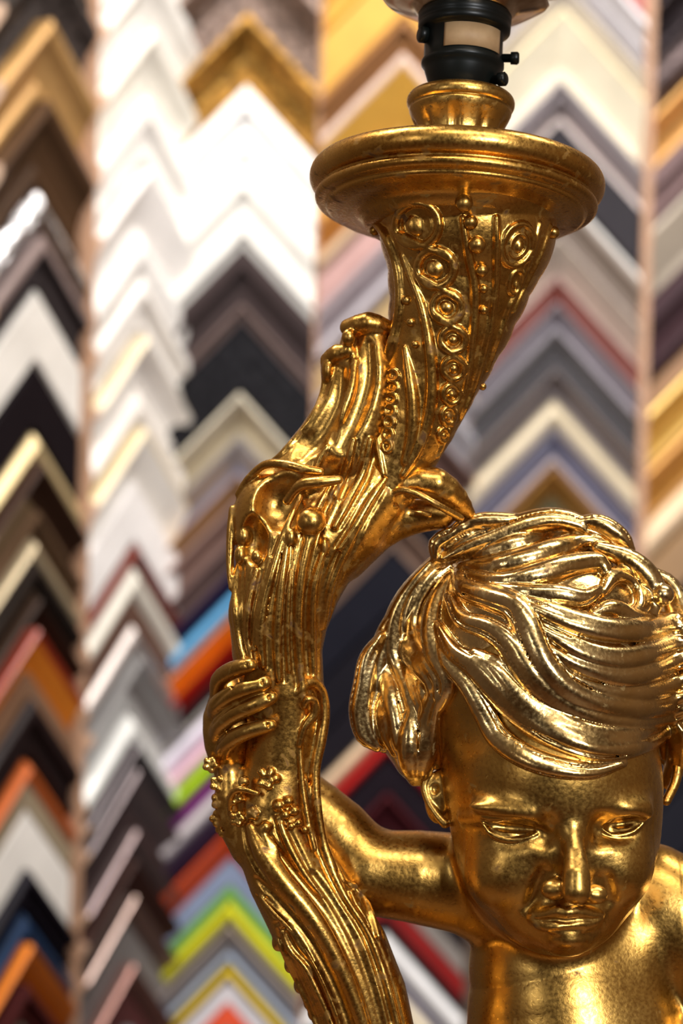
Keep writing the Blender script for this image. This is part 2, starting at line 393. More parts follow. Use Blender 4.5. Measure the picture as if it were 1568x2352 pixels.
# column, apex y, short name, colour, profile, options
DATA = [
 (1, -330, 'dark mottled', (.06, .045, .035), 'step', dict(ornate=True)),
 (1, -120, 'speckled near-black', (.07, .055, .05), 'scoop', dict(ornate=True)),
 (1, 52, 'broad tan gold', (.52, .30, .11), 'scoop', dict(rough=.4, metal=.4)),
 (1, 236, 'broad dark brown', (.07, .036, .018), 'scoop', dict(rough=.4)),
 (1, 428, 'glittering silver', (.80, .78, .80), 'round', dict(metal=1.0, rough=.22, ornate=True)),
 (1, 545, 'charcoal', (.05, .04, .042), 'step', dict(rough=.3, lip=(.22, .16, .15), lipside='out')),
 (1, 668, 'thick white', WH, 'flat', {}),
 (1, 832, 'plain black', BLK, 'flat', {}),
 (1, 988, 'pale gold', (.80, .62, .33), 'round', dict(metal=.3)),
 (1, 1062, 'chocolate', DKB, 'scoop', dict(lip=(.20, .13, .07))),
 (1, 1172, 'umber', (.12, .07, .04), 'step', dict(rough=.4)),
 (1, 1228, 'slim champagne', (.62, .50, .32), 'round', dict(metal=.3)),
 (1, 1288, 'black with tan edge', (.025, .018, .015), 'step', dict(lip=(.16, .10, .06), lipw=.2)),
 (1, 1372, 'espresso', (.04, .022, .015), 'scoop', dict(lip=(.13, .08, .05))),
 (1, 1440, 'bright orange', (.90, .28, .03), 'bevel', dict(rough=.25, lip=(.42, .05, .02), lipside='out')),
 (1, 1540, 'walnut', (.22, .12, .07), 'flat', {}),
 (1, 1600, 'ebony', (.02, .012, .012), 'step', {}),
 (1, 1738, 'rust orange', (.62, .14, .03), 'round', dict(rough=.25)),
 (1, 1792, 'khaki', (.34, .27, .18), 'flat', {}),
 (1, 1852, 'heavy white', WH, 'flat', {}),
 (1, 1992, 'jet black', (.012, .010, .016), 'step', {}),
 (1, 2082, 'navy blue', (.02, .045, .11), 'round', {}),
 (1, 2160, 'vivid orange', (.88, .24, .02), 'bevel', dict(rough=.25)),
 (1, 2250, 'dark maroon', (.09, .02, .02), 'step', {}),
 (1, 2340, 'grey brown', (.2, .16, .13), 'flat', {}),
 (2, -250, 'chalk white', WH, 'step', dict(rough=.5)),
 (2, -80, 'carved white', (.88, .85, .80), 'scoop', dict(rough=.5)),
 (2, 75, 'ivory', (.88, .84, .75), 'scoop', dict(rough=.5)),
 (2, 225, 'wide snow white', WH, 'step', dict(rough=.5)),
 (2, 392, 'soft white', (.90, .86, .83), 'bevel', dict(rough=.5)),
 (2, 520, 'milk white', (.90, .87, .84), 'round', dict(rough=.5)),
 (2, 640, 'off-white', (.88, .84, .80), 'step', dict(rough=.5)),
 (2, 775, 'cream-edged white', (.90, .86, .82), 'scoop', dict(lip=(.84, .72, .50), lipside='out', lipw=.10)),
 (2, 880, 'shell white', (.90, .85, .80), 'round', dict(rough=.5)),
 (2, 985, 'gilt-lined white', (.90, .86, .80), 'bevel', dict(lip=(.82, .68, .42), lipside='out', lipw=.12)),
 (2, 1105, 'glossy white', (.91, .88, .87), 'flat', dict(rough=.3)),
 (2, 1243, 'thin oxblood', (.16, .035, .025), 'round', {}),
 (2, 1290, 'antique white', (.80, .76, .66), 'round', {}),
 (2, 1372, 'thin brown', (.13, .07, .05), 'flat', {}),
 (2, 1424, 'pewter taupe', (.42, .37, .35), 'round', dict(metal=.5)),
 (2, 1500, 'steel grey', (.32, .31, .31), 'scoop', dict(metal=.5, lip=(.42, .41, .40), lipw=.4)),
 (2, 1632, 'clean white', (.86, .86, .83), 'round', {}),
 (2, 1704, 'graphite', (.11, .095, .10), 'bevel', dict(metal=.6, rough=.3)),
 (2, 1762, 'gunmetal', (.17, .14, .145), 'bevel', dict(metal=.6, rough=.3)),
 (2, 1840, 'dark bronze', (.045, .03, .03), 'flat', dict(rough=.3)),
 (2, 1900, 'brushed mauve', (.20, .15, .15), 'bevel', dict(metal=.6, rough=.28)),
 (2, 1965, 'bitter chocolate', (.05, .022, .018), 'bevel', dict(rough=.3)),
 (2, 2050, 'rose pewter', (.26, .18, .155), 'bevel', dict(metal=.6, rough=.28)),
 (2, 2110, 'mid grey', (.22, .205, .21), 'flat', dict(metal=.4)),
 (2, 2205, 'copper brown', (.22, .105, .085), 'bevel', dict(metal=.5, rough=.3)),
 (2, 2265, 'deep plum brown', (.09, .03, .03), 'flat', {}),
 (2, 2350, 'slate grey', (.2, .2, .21), 'bevel', {}),
 (3, -150, 'speckled silver brown', (.30, .21, .17), 'scoop', dict(ornate=True, metal=.6)),
 (3, 45, 'carved old gold', (.52, .27, .05), 'scoop', dict(ornate=True, metal=.7, rough=.3)),
 (3, 205, 'huge stepped white', (.91, .90, .89), 'step', {}),
 (3, 385, 'wide warm white', (.90, .88, .83), 'step', {}),
 (3, 572, 'black taupe-edged', (.045, .032, .032), 'step', dict(lip=(.17, .12, .11), lipw=.22)),
 (3, 740, 'glitter black', (.016, .015, .018), 'flat', dict(ornate=True, rough=.2)),
 (3, 905, 'champagne gold', (.55, .47, .33), 'scoop', dict(metal=.4, lip=(.62, .56, .44), lipside='out', lipw=.3)),
 (3, 1005, 'dove grey', (.40, .37, .38), 'bevel', dict(metal=.4, lip=(.30, .32, .46), lipw=.3)),
 (3, 1092, 'caramel', (.50, .30, .14), 'bevel', dict(metal=.4)),
 (3, 1146, 'rosewood', (.28, .17, .14), 'scoop', dict(lip=(.34, .22, .19), lipside='out')),
 (3, 1226, 'mauve brown', (.20, .13, .12), 'scoop', {}),
 (3, 1300, 'midnight navy', (.02, .014, .05), 'step', {}),
 (3, 1346, 'sky blue', (.12, .40, .72), 'round', {}),
 (3, 1400, 'salmon-edged orange', (.95, .30, .01), 'bevel', dict(lip=(.75, .40, .27), lipside='out', lipw=.2)),
 (3, 1462, 'scarlet', (.55, .02, .01), 'bevel', dict(rough=.25)),
 (3, 1508, 'narrow black', BLK, 'flat', dict(lip=(.30, .27, .24), lipw=.3)),
 (3, 1568, 'lilac white', (.82, .77, .88), 'round', {}),
 (3, 1628, 'candy pink', (.85, .56, .66), 'round', {}),
 (3, 1682, 'lime green', (.42, .68, .01), 'round', {}),
 (3, 1732, 'purple', (.17, .02, .16), 'flat', {}),
 (3, 1768, 'silver grey', (.62, .56, .58), 'round', {}),
 (3, 1830, 'aubergine black', (.035, .018, .04), 'step', {}),
 (3, 1893, 'fire red', (.80, .09, .01), 'bevel', dict(rough=.22)),
 (3, 1962, 'denim blue', (.22, .27, .40), 'flat', {}),
 (3, 2026, 'leaf green', (.18, .42, .08), 'flat', {}),
 (3, 2056, 'acid yellow', (.62, .60, .02), 'round', {}),
 (3, 2112, 'warm taupe', (.40, .33, .29), 'bevel', {}),
 (3, 2170, 'powder blue', (.38, .45, .58), 'round', {}),
 (3, 2202, 'mustard yellow', (.78, .55, .03), 'round', {}),
 (3, 2240, 'pearl grey', (.72, .68, .72), 'flat', {}),
 (3, 2292, 'tomato red', (.80, .10, .04), 'flat', {}),
 (3, 2350, 'stone', (.45, .4, .36), 'flat', {}),
 (4, -260, 'amber gold', (.62, .32, .05), 'scoop', dict(metal=.4, rough=.4)),
 (4, -95, 'honey gold', (.62, .33, .06), 'flat', dict(metal=.4, rough=.4)),
 (4, 48, 'stepped brown', (.26, .11, .03), 'step', dict(metal=.3)),
 (4, 135, 'broad bright gold', (.66, .36, .06), 'bevel', dict(metal=.4, rough=.4, lip=(.62, .45, .36), lipside='out', lipw=.14)),
 (4, 330, 'burnt ochre', (.50, .22, .04), 'bevel', dict(metal=.4)),
 (4, 400, 'beige', (.62, .45, .30), 'round', {}),
 (4, 452, 'dusty rose', (.46, .27, .25), 'flat', {}),
 (4, 530, 'ash mauve', (.34, .28, .30), 'step', {}),
 (4, 600, 'pale lilac', (.48, .44, .48), 'round', dict(metal=.3)),
 (4, 665, 'old brass', (.40, .27, .12), 'flat', dict(metal=.3)),
 (4, 730, 'zinc grey', (.33, .31, .34), 'scoop', {}),
 (4, 815, 'fog grey', (.45, .44, .48), 'bevel', {}),
 (4, 900, 'cocoa', (.12, .07, .06), 'scoop', {}),
 (4, 1000, 'mink', (.30, .22, .19), 'scoop', {}),
 (4, 1095, 'inky', (.02, .018, .024), 'step', {}),
 (4, 1175, 'nutmeg brown', (.24, .15, .11), 'scoop', {}),
 (4, 1262, 'lacquer black', (.010, .010, .016), 'flat', {}),
 (4, 1400, 'coal black', (.010, .009, .013), 'flat', {}),
 (4, 1530, 'soot black', (.012, .010, .014), 'flat', {}),
 (4, 1628, 'sand', (.76, .55, .36), 'round', {}),
 (4, 1682, 'crimson', (.42, .01, .01), 'round', {}),
 (4, 1730, 'raven black', (.012, .008, .012), 'flat', {}),
 (4, 1812, 'burgundy', (.07, .014, .018), 'scoop', {}),
 (4, 1900, 'anthracite', (.02, .014, .016), 'flat', {}),
 (4, 1990, 'smoke grey', (.25, .22, .2), 'flat', {}),
 (4, 2040, 'cherry red', (.24, .008, .008), 'flat', {}),
 (4, 2096, 'slim black', BLK, 'flat', {}),
 (4, 2124, 'bright white', (.84, .83, .84), 'round', {}),
 (4, 2200, 'thin grey', (.26, .24, .29), 'flat', {}),
 (4, 2226, 'vanilla', (.90, .78, .58), 'round', {}),
 (4, 2290, 'blue grey', (.34, .35, .42), 'flat', {}),
 (5, -265, 'brick red', (.38, .10, .08), 'flat', {}),
 (5, -150, 'aluminium', (.52, .48, .48), 'step', dict(metal=.4)),
 (5, -62, 'lead grey', (.24, .21, .22), 'flat', {}),
 (5, -28, 'frosted white', (.74, .70, .68), 'bevel', dict(metal=.2)),
 (5, 32, 'wide parchment', (.80, .73, .56), 'bevel', dict(lip=(.72, .62, .40), lipside='out', lipw=.12)),
 (5, 182, 'oyster white', (.62, .57, .58), 'round', dict(metal=.2)),
 (5, 214, 'iron grey', (.15, .13, .14), 'flat', {}),
 (5, 238, 'nickel', (.45, .41, .43), 'bevel', dict(metal=.5)),
 (5, 268, 'charcoal with painted pink glint', (.024, .02, .024), 'flat', dict(lip=(.75, .62, .58), lipside='out', lipw=.13)),  # pinkish outer lip is a highlight line put into the colour
 (5, 425, 'painted-glare silver', (.97, .96, .94), 'round', dict(rough=.15)),  # white base colour stands in for the reflection on polished silver
 (5, 462, 'greige', (.33, .27, .23), 'scoop', dict(lip=(.16, .12, .12), lipw=.2)),
 (5, 548, 'oatmeal', (.46, .39, .33), 'bevel', {}),
 (5, 640, 'coral red', (.42, .13, .10), 'bevel', dict(lip=(.50, .32, .30), lipside='out', lipw=.2)),
 (5, 700, 'misty lilac', (.42, .38, .42), 'scoop', dict(metal=.3)),
 (5, 762, 'platinum', (.42, .40, .41), 'bevel', dict(metal=.4)),
 (5, 808, 'storm charcoal', (.06, .055, .06), 'flat', {}),
 (5, 852, 'mushroom', (.27, .23, .23), 'scoop', dict(metal=.3)),
 (5, 912, 'buttermilk', (.64, .54, .38), 'round', {}),
 (5, 990, 'bluish grey', (.34, .34, .46), 'scoop', dict(metal=.3)),
 (5, 1042, 'pale mauve', (.44, .36, .36), 'round', {}),
 (5, 1078, 'ginger', (.50, .25, .06), 'bevel', dict(metal=.3)),
 (5, 1138, 'dark olive', (.07, .06, .03), 'flat', {}),
 (5, 1200, 'rose grey', (.42, .36, .37), 'bevel', {}),
 (5, 1290, 'cinder grey', (.12, .11, .12), 'flat', {}),
 (5, 1400, 'dark teal', (.03, .05, .06), 'flat', {}),
 (5, 1520, 'dark indigo', (.03, .03, .06), 'flat', {}),
 (6, -330, 'purple black', (.05, .035, .05), 'step', dict(ornate=True)),
 (6, -180, 'sequinned dark', (.07, .055, .06), 'scoop', dict(ornate=True, metal=.5)),
 (6, -60, 'silver flecked', (.12, .09, .09), 'round', dict(ornate=True, metal=.6)),
 (6, 70, 'orange gold', (.62, .33, .10), 'scoop', dict(metal=.4)),
 (6, 200, 'muted plum', (.20, .13, .13), 'step', {}),
 (6, 330, 'silver beige', (.46, .39, .31), 'bevel', {}),
 (6, 490, 'matt maroon', (.05, .025, .03), 'step', {}),
 (6, 690, 'toffee', (.26, .12, .03), 'flat', {}),
 (6, 745, 'broad yellow gold', (.62, .40, .10), 'scoop', dict(metal=.3)),
 (6, 880, 'deep amber', (.52, .25, .05), 'scoop', dict(metal=.3)),
 (6, 1000, 'peach', (.85, .64, .42), 'round', {}),
 (6, 1100, 'bronze', (.30, .17, .07), 'flat', {}),
 (6, 1230, 'shadow black', (.012, .012, .018), 'flat', {}),
 (6, 1400, 'midnight black', (.012, .012, .018), 'flat', {}),
 (6, 1560, 'pitch black', (.012, .012, .018), 'flat', {}),
 (6, 1700, 'dull black', (.014, .014, .02), 'flat', {}),
 (6, 1860, 'onyx', (.014, .014, .02), 'flat', {}),
]
ORD = {1: 'leftmost', 2: 'second', 3: 'third', 4: 'fourth', 5: 'fifth', 6: 'rightmost'}
for i, (c, y, nm, rgb, st, op) in enumerate(DATA):
    nxt = DATA[i+1] if i+1 < len(DATA) and DATA[i+1][0] == c else None
    prv = DATA[i-1] if i and DATA[i-1][0] == c else None
    t = (nxt[1]-y) if nxt else 110
    if prv: lab = '%s corner sample directly under the %s one, %s column' % (nm, prv[2], ORD[c])
    else: lab = '%s corner sample, topmost of the %s column' % (nm, ORD[c])
    sample(c, y, t, nm, rgb, st, lab, **op)
# pale battens between the columns
def batten(n, u0, u1, wl, h=.016):
    place = column_frame(3 if wl == 'B' else 2)[3]
    V = [place(u, z, q) for u in (u0, u1) for z in (.55, 2.15) for q in (0, h)]
    Fc = [(0, 1, 3, 2), (4, 6, 7, 5), (0, 4, 5, 1), (2, 3, 7, 6), (0, 2, 6, 4), (1, 5, 7, 3)]
    tag(link_mesh('trim_%d' % n, V, Fc, BATTEN, smooth=False), kind='structure')
def bx(px): return ray_y(px, 1176, YB)[0]
batten(1, bx(548+163), bx(902-183), 'B'); batten(2, bx(902+183), bx(1262-191), 'B') if bx(902+183) < bx(1262-191) else None
batten(3, bx(1262+191), bx(1672-198), 'B', .024)
batten(4, _u1-.005, _u1+.005, 'L', .02)

# ------------------------------------------------------------------ the gilded cherub lamp
BASE_Z = 0.92                                     # height of the cabinet top it stands on
base = W(PX(1180, 2352, 60)); lamp = empty('figural_lamp', (base[0], base[1], BASE_Z))
tag(lamp, 'antique gilded cherub table lamp holding up a leafy torch with dark socket', 'lamp')
AX = np.array([math.sin(math.radians(3.2)), math.cos(math.radians(3.2))])      # lean in the picture plane
AX = np.array([AX[0]*CR-AX[1]*SR, 0, AX[0]*SR+AX[1]*CR])
tb = math.radians(9.5)
AXIS = np.array([AX[0]*math.cos(tb), math.sin(tb), AX[2]*math.cos(tb)])          # leans slightly back
U1 = np.cross(AXIS, [0, 1, 0]); U1 /= np.linalg.norm(U1); U2 = np.cross(AXIS, U1)
C0 = PX(1049, 418, 0)
def lathe(name, prof, material, parent, seg=128, lobes=None, c0=None):
    n = len(prof); V = []; Fc = []; c0 = C0 if c0 is None else c0
    for i in range(seg):
        a = 2*math.pi*i/seg
        for j, (r, h) in enumerate(prof):
            rr, hh = lobes(a, r, h) if lobes else (r, h)
            V.append(c0+AXIS*hh+(U1*math.cos(a)+U2*math.sin(a))*rr)
    for i in range(seg):
        k = (i+1) % seg
        for j in range(n-1): Fc.append((i*n+j, i*n+j+1, k*n+j+1, k*n+j))
    return link_mesh(name, W(np.array(V)), Fc, material, parent)
def arc(cr, ch, rad, a0, a1, n=9, sq=1.0):
    return [(cr+rad*math.cos(math.radians(a0+(a1-a0)*i/n)), ch+sq*rad*math.sin(math.radians(a0+(a1-a0)*i/n))) for i in range(n+1)]
# dish, neck, socket
lathe('drip_dish', [(0, 20), (100, 20), (285, 22), (300, 27)]+arc(313, -4, 26, 95, -65, 14, 1.2)+[(316, -34), (312, -39), (317, -42)]
      + arc(306, -52, 18, 55, -65, 9, .8)+[(302, -66), (297, -69), (299, -72), (290, -78), (256, -83), (234, -87), (222, -92), (213, -100), (204, -116), (150, -120), (0, -120)], GOLD_DEEP, lamp, 160)
def flute(a, r, h):
    return (r-7*max(0, math.cos(a*9))**2 if 60 < h < 142 else r, h)
lathe('collar', [(0, 22), (118, 22), (116, 40), (100, 55), (95, 70), (95, 100), (97, 115), (103, 132), (112, 150), (118, 164), (119, 172)]+arc(108, 188, 17, -60, 100, 12, 1.15)
      + [(92, 204), (86, 196), (0, 194)], GOLD, lamp, 144, flute)
sk = lathe('lamp_socket', [(0, 190), (52, 192), (60, 205), (70, 222), (80, 240), (87, 260), (90, 272), (96, 277), (96, 286), (91, 291), (91, 352), (97, 356)]
      + [(102, 359), (107, 363), (108, 376), (105, 380), (108, 384), (109, 400), (104, 404), (90, 406), (0, 406)], SOCKET, lamp, 96)
def socket_pt(a, r, h): return C0+AXIS*h+(U1*math.cos(a)+U2*math.sin(a))*r
# which angle faces the camera
AF = max(np.linspace(0, 2*math.pi, 721), key=lambda a: -(U1*math.cos(a)+U2*math.sin(a))[1])
sgn = 1 if (U1*math.cos(AF+.5)+U2*math.sin(AF+.5))[0] > 0 else -1
V, Fc = [], []
NL = 24
for i in range(NL+1):
    a = AF+sgn*(-.56+1.62*i/NL)
    for h in (296, 352): V.append(socket_pt(a, 92.2, h))
for i in range(NL): Fc.append((2*i, 2*i+1, 2*i+3, 2*i+2))
pl = link_mesh('paper_label', W(np.array(V)), Fc, PAPER, sk); pl['label'] = 'stained blank tan paper label'
sm = pl.modifiers.new('thick', 'SOLIDIFY'); sm.thickness = .0002
def rod(name, pts, material, parent, seg=20):
    """round bar through sculpting-space points with radii, closed ends"""
    P = np.array([p[:3] for p in pts], float); n = len(P); V, Fc = [], []
    d = P[-1]-P[0]; d /= np.linalg.norm(d); u = np.cross(d, [0.3, .9, .1]); u /= np.linalg.norm(u); w = np.cross(d, u)
    for i in range(n):
        for k in range(seg):
            a = 2*math.pi*k/seg; V.append(P[i]+pts[i][3]*(u*math.cos(a)+w*math.sin(a)))
    for i in range(n-1):
        for k in range(seg): Fc.append((i*seg+k, i*seg+(k+1) % seg, (i+1)*seg+(k+1) % seg, (i+1)*seg+k))
    Fc.append(tuple(range(seg))[::-1]); Fc.append(tuple((n-1)*seg+k for k in range(seg)))
    return link_mesh(name, W(np.array(V)), Fc, material, parent)
def peg(ang, h, r0, length, r, head):
    d = U1*math.cos(ang)+U2*math.sin(ang); p = socket_pt(ang, r0, h)
    a = [(*(p+d*t), q) for t, q in ((-12, r), (length-head, r), (length-head+.5, r*1.45), (length-4, r*1.5), (length, r*1.1))]
    return rod('terminal_screw', a, SOCKET, sk)
peg(AF-sgn*1.25, 338, 88, 24, 13, 20)
peg(AF+sgn*1.45, 300, 90, 40, 10, 20)
peg(AF+sgn*1.1, 236, 74, 38, 11, 20)
def scallop(a, r, h):
    q = max(0, (h-404)/60); return (r+9*q*math.cos(a*7+1), h+6*q*math.cos(a*7+.4))
lathe('shade_gallery', [(0, 398), (92, 400), (104, 404), (112, 408), (118, 418), (130, 424), (160, 432), (190, 442), (196, 452), (186, 460), (140, 458), (90, 452), (0, 450)], SILVERED, lamp, 140, scallop)
# bulb holder bayonet cup above the gallery, out of the picture
lathe('lamp_shade', [(60, 505), (420, 600), (470, 620), (330, 1100), (300, 1120), (296, 1112), (325, 1092), (460, 622), (415, 606), (60, 512)], mat('shade_silk', (.75, .62, .42), .8), lamp, 96)

# ---------------- body of the child: head, neck, chest, arm and hand in one skin
HV = 3.0
B = fbox(440, 1480, 1720, 2600, -400, 460, HV)
# chest and back
E(B, 1330, 2420, 90, (262, 190, 300), 0)
E(B, 1400, 2180, 120, (170, 140, 120), 60)
T(B, [(1290, 2060, 60, 118), (1300, 2200, 80, 130), (1310, 2330, 90, 170)], 60)            # neck
T(B, [(1150, 2060, 110, 112), (1330, 2150, 130, 110), (1520, 2110, 120, 120), (1640, 2170, 90, 115)], 50)   # shoulders
T(B, [(1258, 2225, 118, 186), (1278, 2300, 112, 204), (1300, 2420, 100, 222), (1310, 2600, 95, 235)], 40)
T(B, [(1380, 2040, 140, 80), (1500, 2042, 130, 106), (1640, 2130, 110, 112)], 40)
# right arm: shoulder, elbow, forearm behind the torch, wrist
T(B, [(1180, 2052, 105, 116), (1080, 2032, 95, 118), (960, 2014, 85, 108), (850, 2004, 85, 98)], 40)
T(B, [(840, 1998, 88, 92), (770, 1915, 100, 86), (680, 1830, 105, 72), (590, 1752, 80, 54), (545, 1712, 55, 48)], 24)
# left arm going down out of the picture
T(B, [(1640, 2170, 90, 112), (1670, 2320, 60, 100), (1650, 2480, 20, 88)], 50)
# hand round the torch
E(B, 534, 1655, 28, (54, 62, 100), 18)
T(B, [(515, 1600, 20, 30), (500, 1650, 15, 34), (505, 1710, 22, 36), (530, 1770, 45, 40)], 18)
fing = [[(500, 1606, 5, 17), (503, 1562, -38, 18), (532, 1540, -82, 18), (558, 1532, -108, 16), (573, 1528, -116, 14)],
        [(494, 1642, 0, 17), (500, 1618, -46, 19), (532, 1596, -92, 18), (566, 1582, -116, 17), (594, 1575, -122, 15), (608, 1568, -124, 13)],
        [(496, 1688, 0, 17), (508, 1662, -48, 19), (540, 1638, -92, 18), (576, 1622, -114, 17), (606, 1608, -118, 16), (622, 1602, -118, 13)],
        [(510, 1732, 8, 16), (520, 1708, -42, 18), (548, 1688, -84, 17), (580, 1675, -102, 16), (606, 1668, -106, 15), (620, 1666, -106, 12)]]
for f in fing: T(B, [(x+1, y, Y-2, r+2.5) for x, y, Y, r in f], 4)
for g in ([(484, 1624, 4), (516, 1590, 6), (556, 1562, 6), (590, 1550, 4)], [(484, 1666, 4), (518, 1630, 6), (566, 1604, 6), (602, 1590, 4)], [(494, 1712, 4), (528, 1674, 6), (572, 1650, 6), (614, 1634, 4)]):
    B.line(g, 2, 3, 'sub', step=8)
for (x, y, Y) in ((572, 1527, -131), (609, 1566, -137), (624, 1600, -131), (622, 1664, -118)):   # nails
    E(B, x, y, Y+4, (8, 4, 7), 2); E(B, x-7, y+1, Y-1, (2.5, 4, 7), 3, 'sub')
T(B, [(545, 1660, 60, 30), (600, 1600, 118, 24), (670, 1570, 122, 20), (715, 1562, 96, 17)], 12)     # thumb round the back
# head
E(B, 1240, 1560, 60, (296, 310, 300), 0)
E(B, 1262, 1765, -22, (248, 288, 225), 40)
E(B, 1277, 1885, -58, (236, 232, 292), 50)
E(B, 1160, 2004, -172, (84, 92, 84), 50); E(B, 1412, 1990, -178, (74, 88, 84), 50)       # cheeks
E(B, 1285, 2095, -150, (120, 110, 88), 50)                                                    # jaw
E(B, 1303, 2152, -222, (50, 46, 40), 34)                                                    # chin
# eye sockets
E(B, 1175, 1854, -246, (94, 42, 24), 30); E(B, 1424, 1848, -226, (66, 40, 22), 36)
E(B, 1174, 1914, -294, (74, 50, 34), 26, 'sub'); E(B, 1428, 1904, -270, (60, 50, 32), 26, 'sub')
E(B, 1252, 1915, -304, (24, 42, 34), 30, 'sub'); E(B, 1378, 1912, -296, (20, 42, 32), 28, 'sub')
# brow edges
B.line([(1062, 1880, 7), (1110, 1880, 9), (1165, 1870, 10), (1215, 1868, 10), (1262, 1892, 7)], -5, 24)
B.line([(1378, 1892, 7), (1410, 1868, 9), (1450, 1858, 9), (1488, 1868, 6)], -5, 24)
# eyeballs and lids
E(B, 1172, 1908, -212, (58, 42, 30), 8); E(B, 1426, 1899, -190, (52, 40, 27), 8)
B.line([(1108, 1890, 3), (1120, 1910, 5), (1150, 1926, 6), (1180, 1930, 6), (1212, 1924, 5), (1232, 1914, 3)], 1, 4)
B.line([(1108, 1886, 4), (1140, 1897, 9), (1180, 1902, 10), (1222, 1905, 6)], -2, 4, 'sub')
B.line([(1384, 1906, 3), (1404, 1918, 5), (1430, 1918, 6), (1455, 1910, 5), (1480, 1888, 3)], 1, 4)
B.line([(1390, 1896, 4), (1420, 1893, 9), (1448, 1888, 9), (1474, 1880, 4)], -2, 4, 'sub')
B.line([(1100, 1872, 2), (1140, 1878, 3), (1190, 1880, 3), (1232, 1892, 2)], 0, 3, 'sub')
# nose
T(B, [(1300, 1868, -262, 20), (1312, 1905, -282, 22), (1320, 1960, -312, 24), (1323, 2010, -342, 30), (1323, 2044, -350, 32)], 18)
E(B, 1272, 2042, -302, (30, 28, 24), 22); E(B, 1366, 2054, -304, (28, 28, 22), 22)
E(B, 1294, 2067, -326, (8, 14, 5), 5, 'sub'); E(B, 1346, 2073, -326, (8, 14, 5), 5, 'sub')
# folds beside the nose
B.line([(1248, 2004, 3), (1236, 2034, 6), (1226, 2062, 5), (1214, 2084, 2)], -2, 30, 'sub')
B.line([(1390, 2020, 3), (1398, 2046, 5), (1400, 2070, 2)], -2, 30, 'sub')
# mouth
E(B, 1300, 2106, -250, (78, 40, 30), 20)
T(B, [(1224, 2109, -250, 5), (1254, 2101, -277, 11), (1284, 2093, -297, 14), (1301, 2096, -303, 13), (1320, 2093, -297, 14), (1350, 2099, -279, 11), (1378, 2105, -254, 5)], 12)
T(B, [(1236, 2124, -264, 8), (1270, 2130, -284, 13), (1302, 2129, -282, 14), (1334, 2126, -278, 12), (1362, 2119, -262, 7)], 14)
B.line([(1220, 2111, 2), (1244, 2114, 4), (1275, 2112, 5), (1302, 2116, 5), (1330, 2111, 5), (1358, 2112, 4), (1384, 2107, 2)], 1, 4, 'sub')
E(B, 1300, 2072, -318, (7, 8, 12), 8, 'sub')
E(B, 1304, 2154, -258, (38, 34, 24), 16)
B.line([(1266, 2140, 3), (1302, 2138, 4), (1338, 2136, 3)], 0, 8, 'sub')
# ears
E(B, 1008, 1830, -40, (34, 30, 62), 14)
T(B, [(985, 1776, -50, 9), (974, 1806, -52, 9), (984, 1842, -62, 9), (1006, 1876, -74, 10), (1022, 1892, -80, 11)], 5)
E(B, 998, 1812, -72, (10, 16, 14), 6, 'sub')
T(B, [(1536, 1690, 10, 12), (1556, 1730, 20, 14), (1552, 1790, 10, 12), (1530, 1840, -10, 11)], 10)
build('body', B, GOLD, lamp, 1)

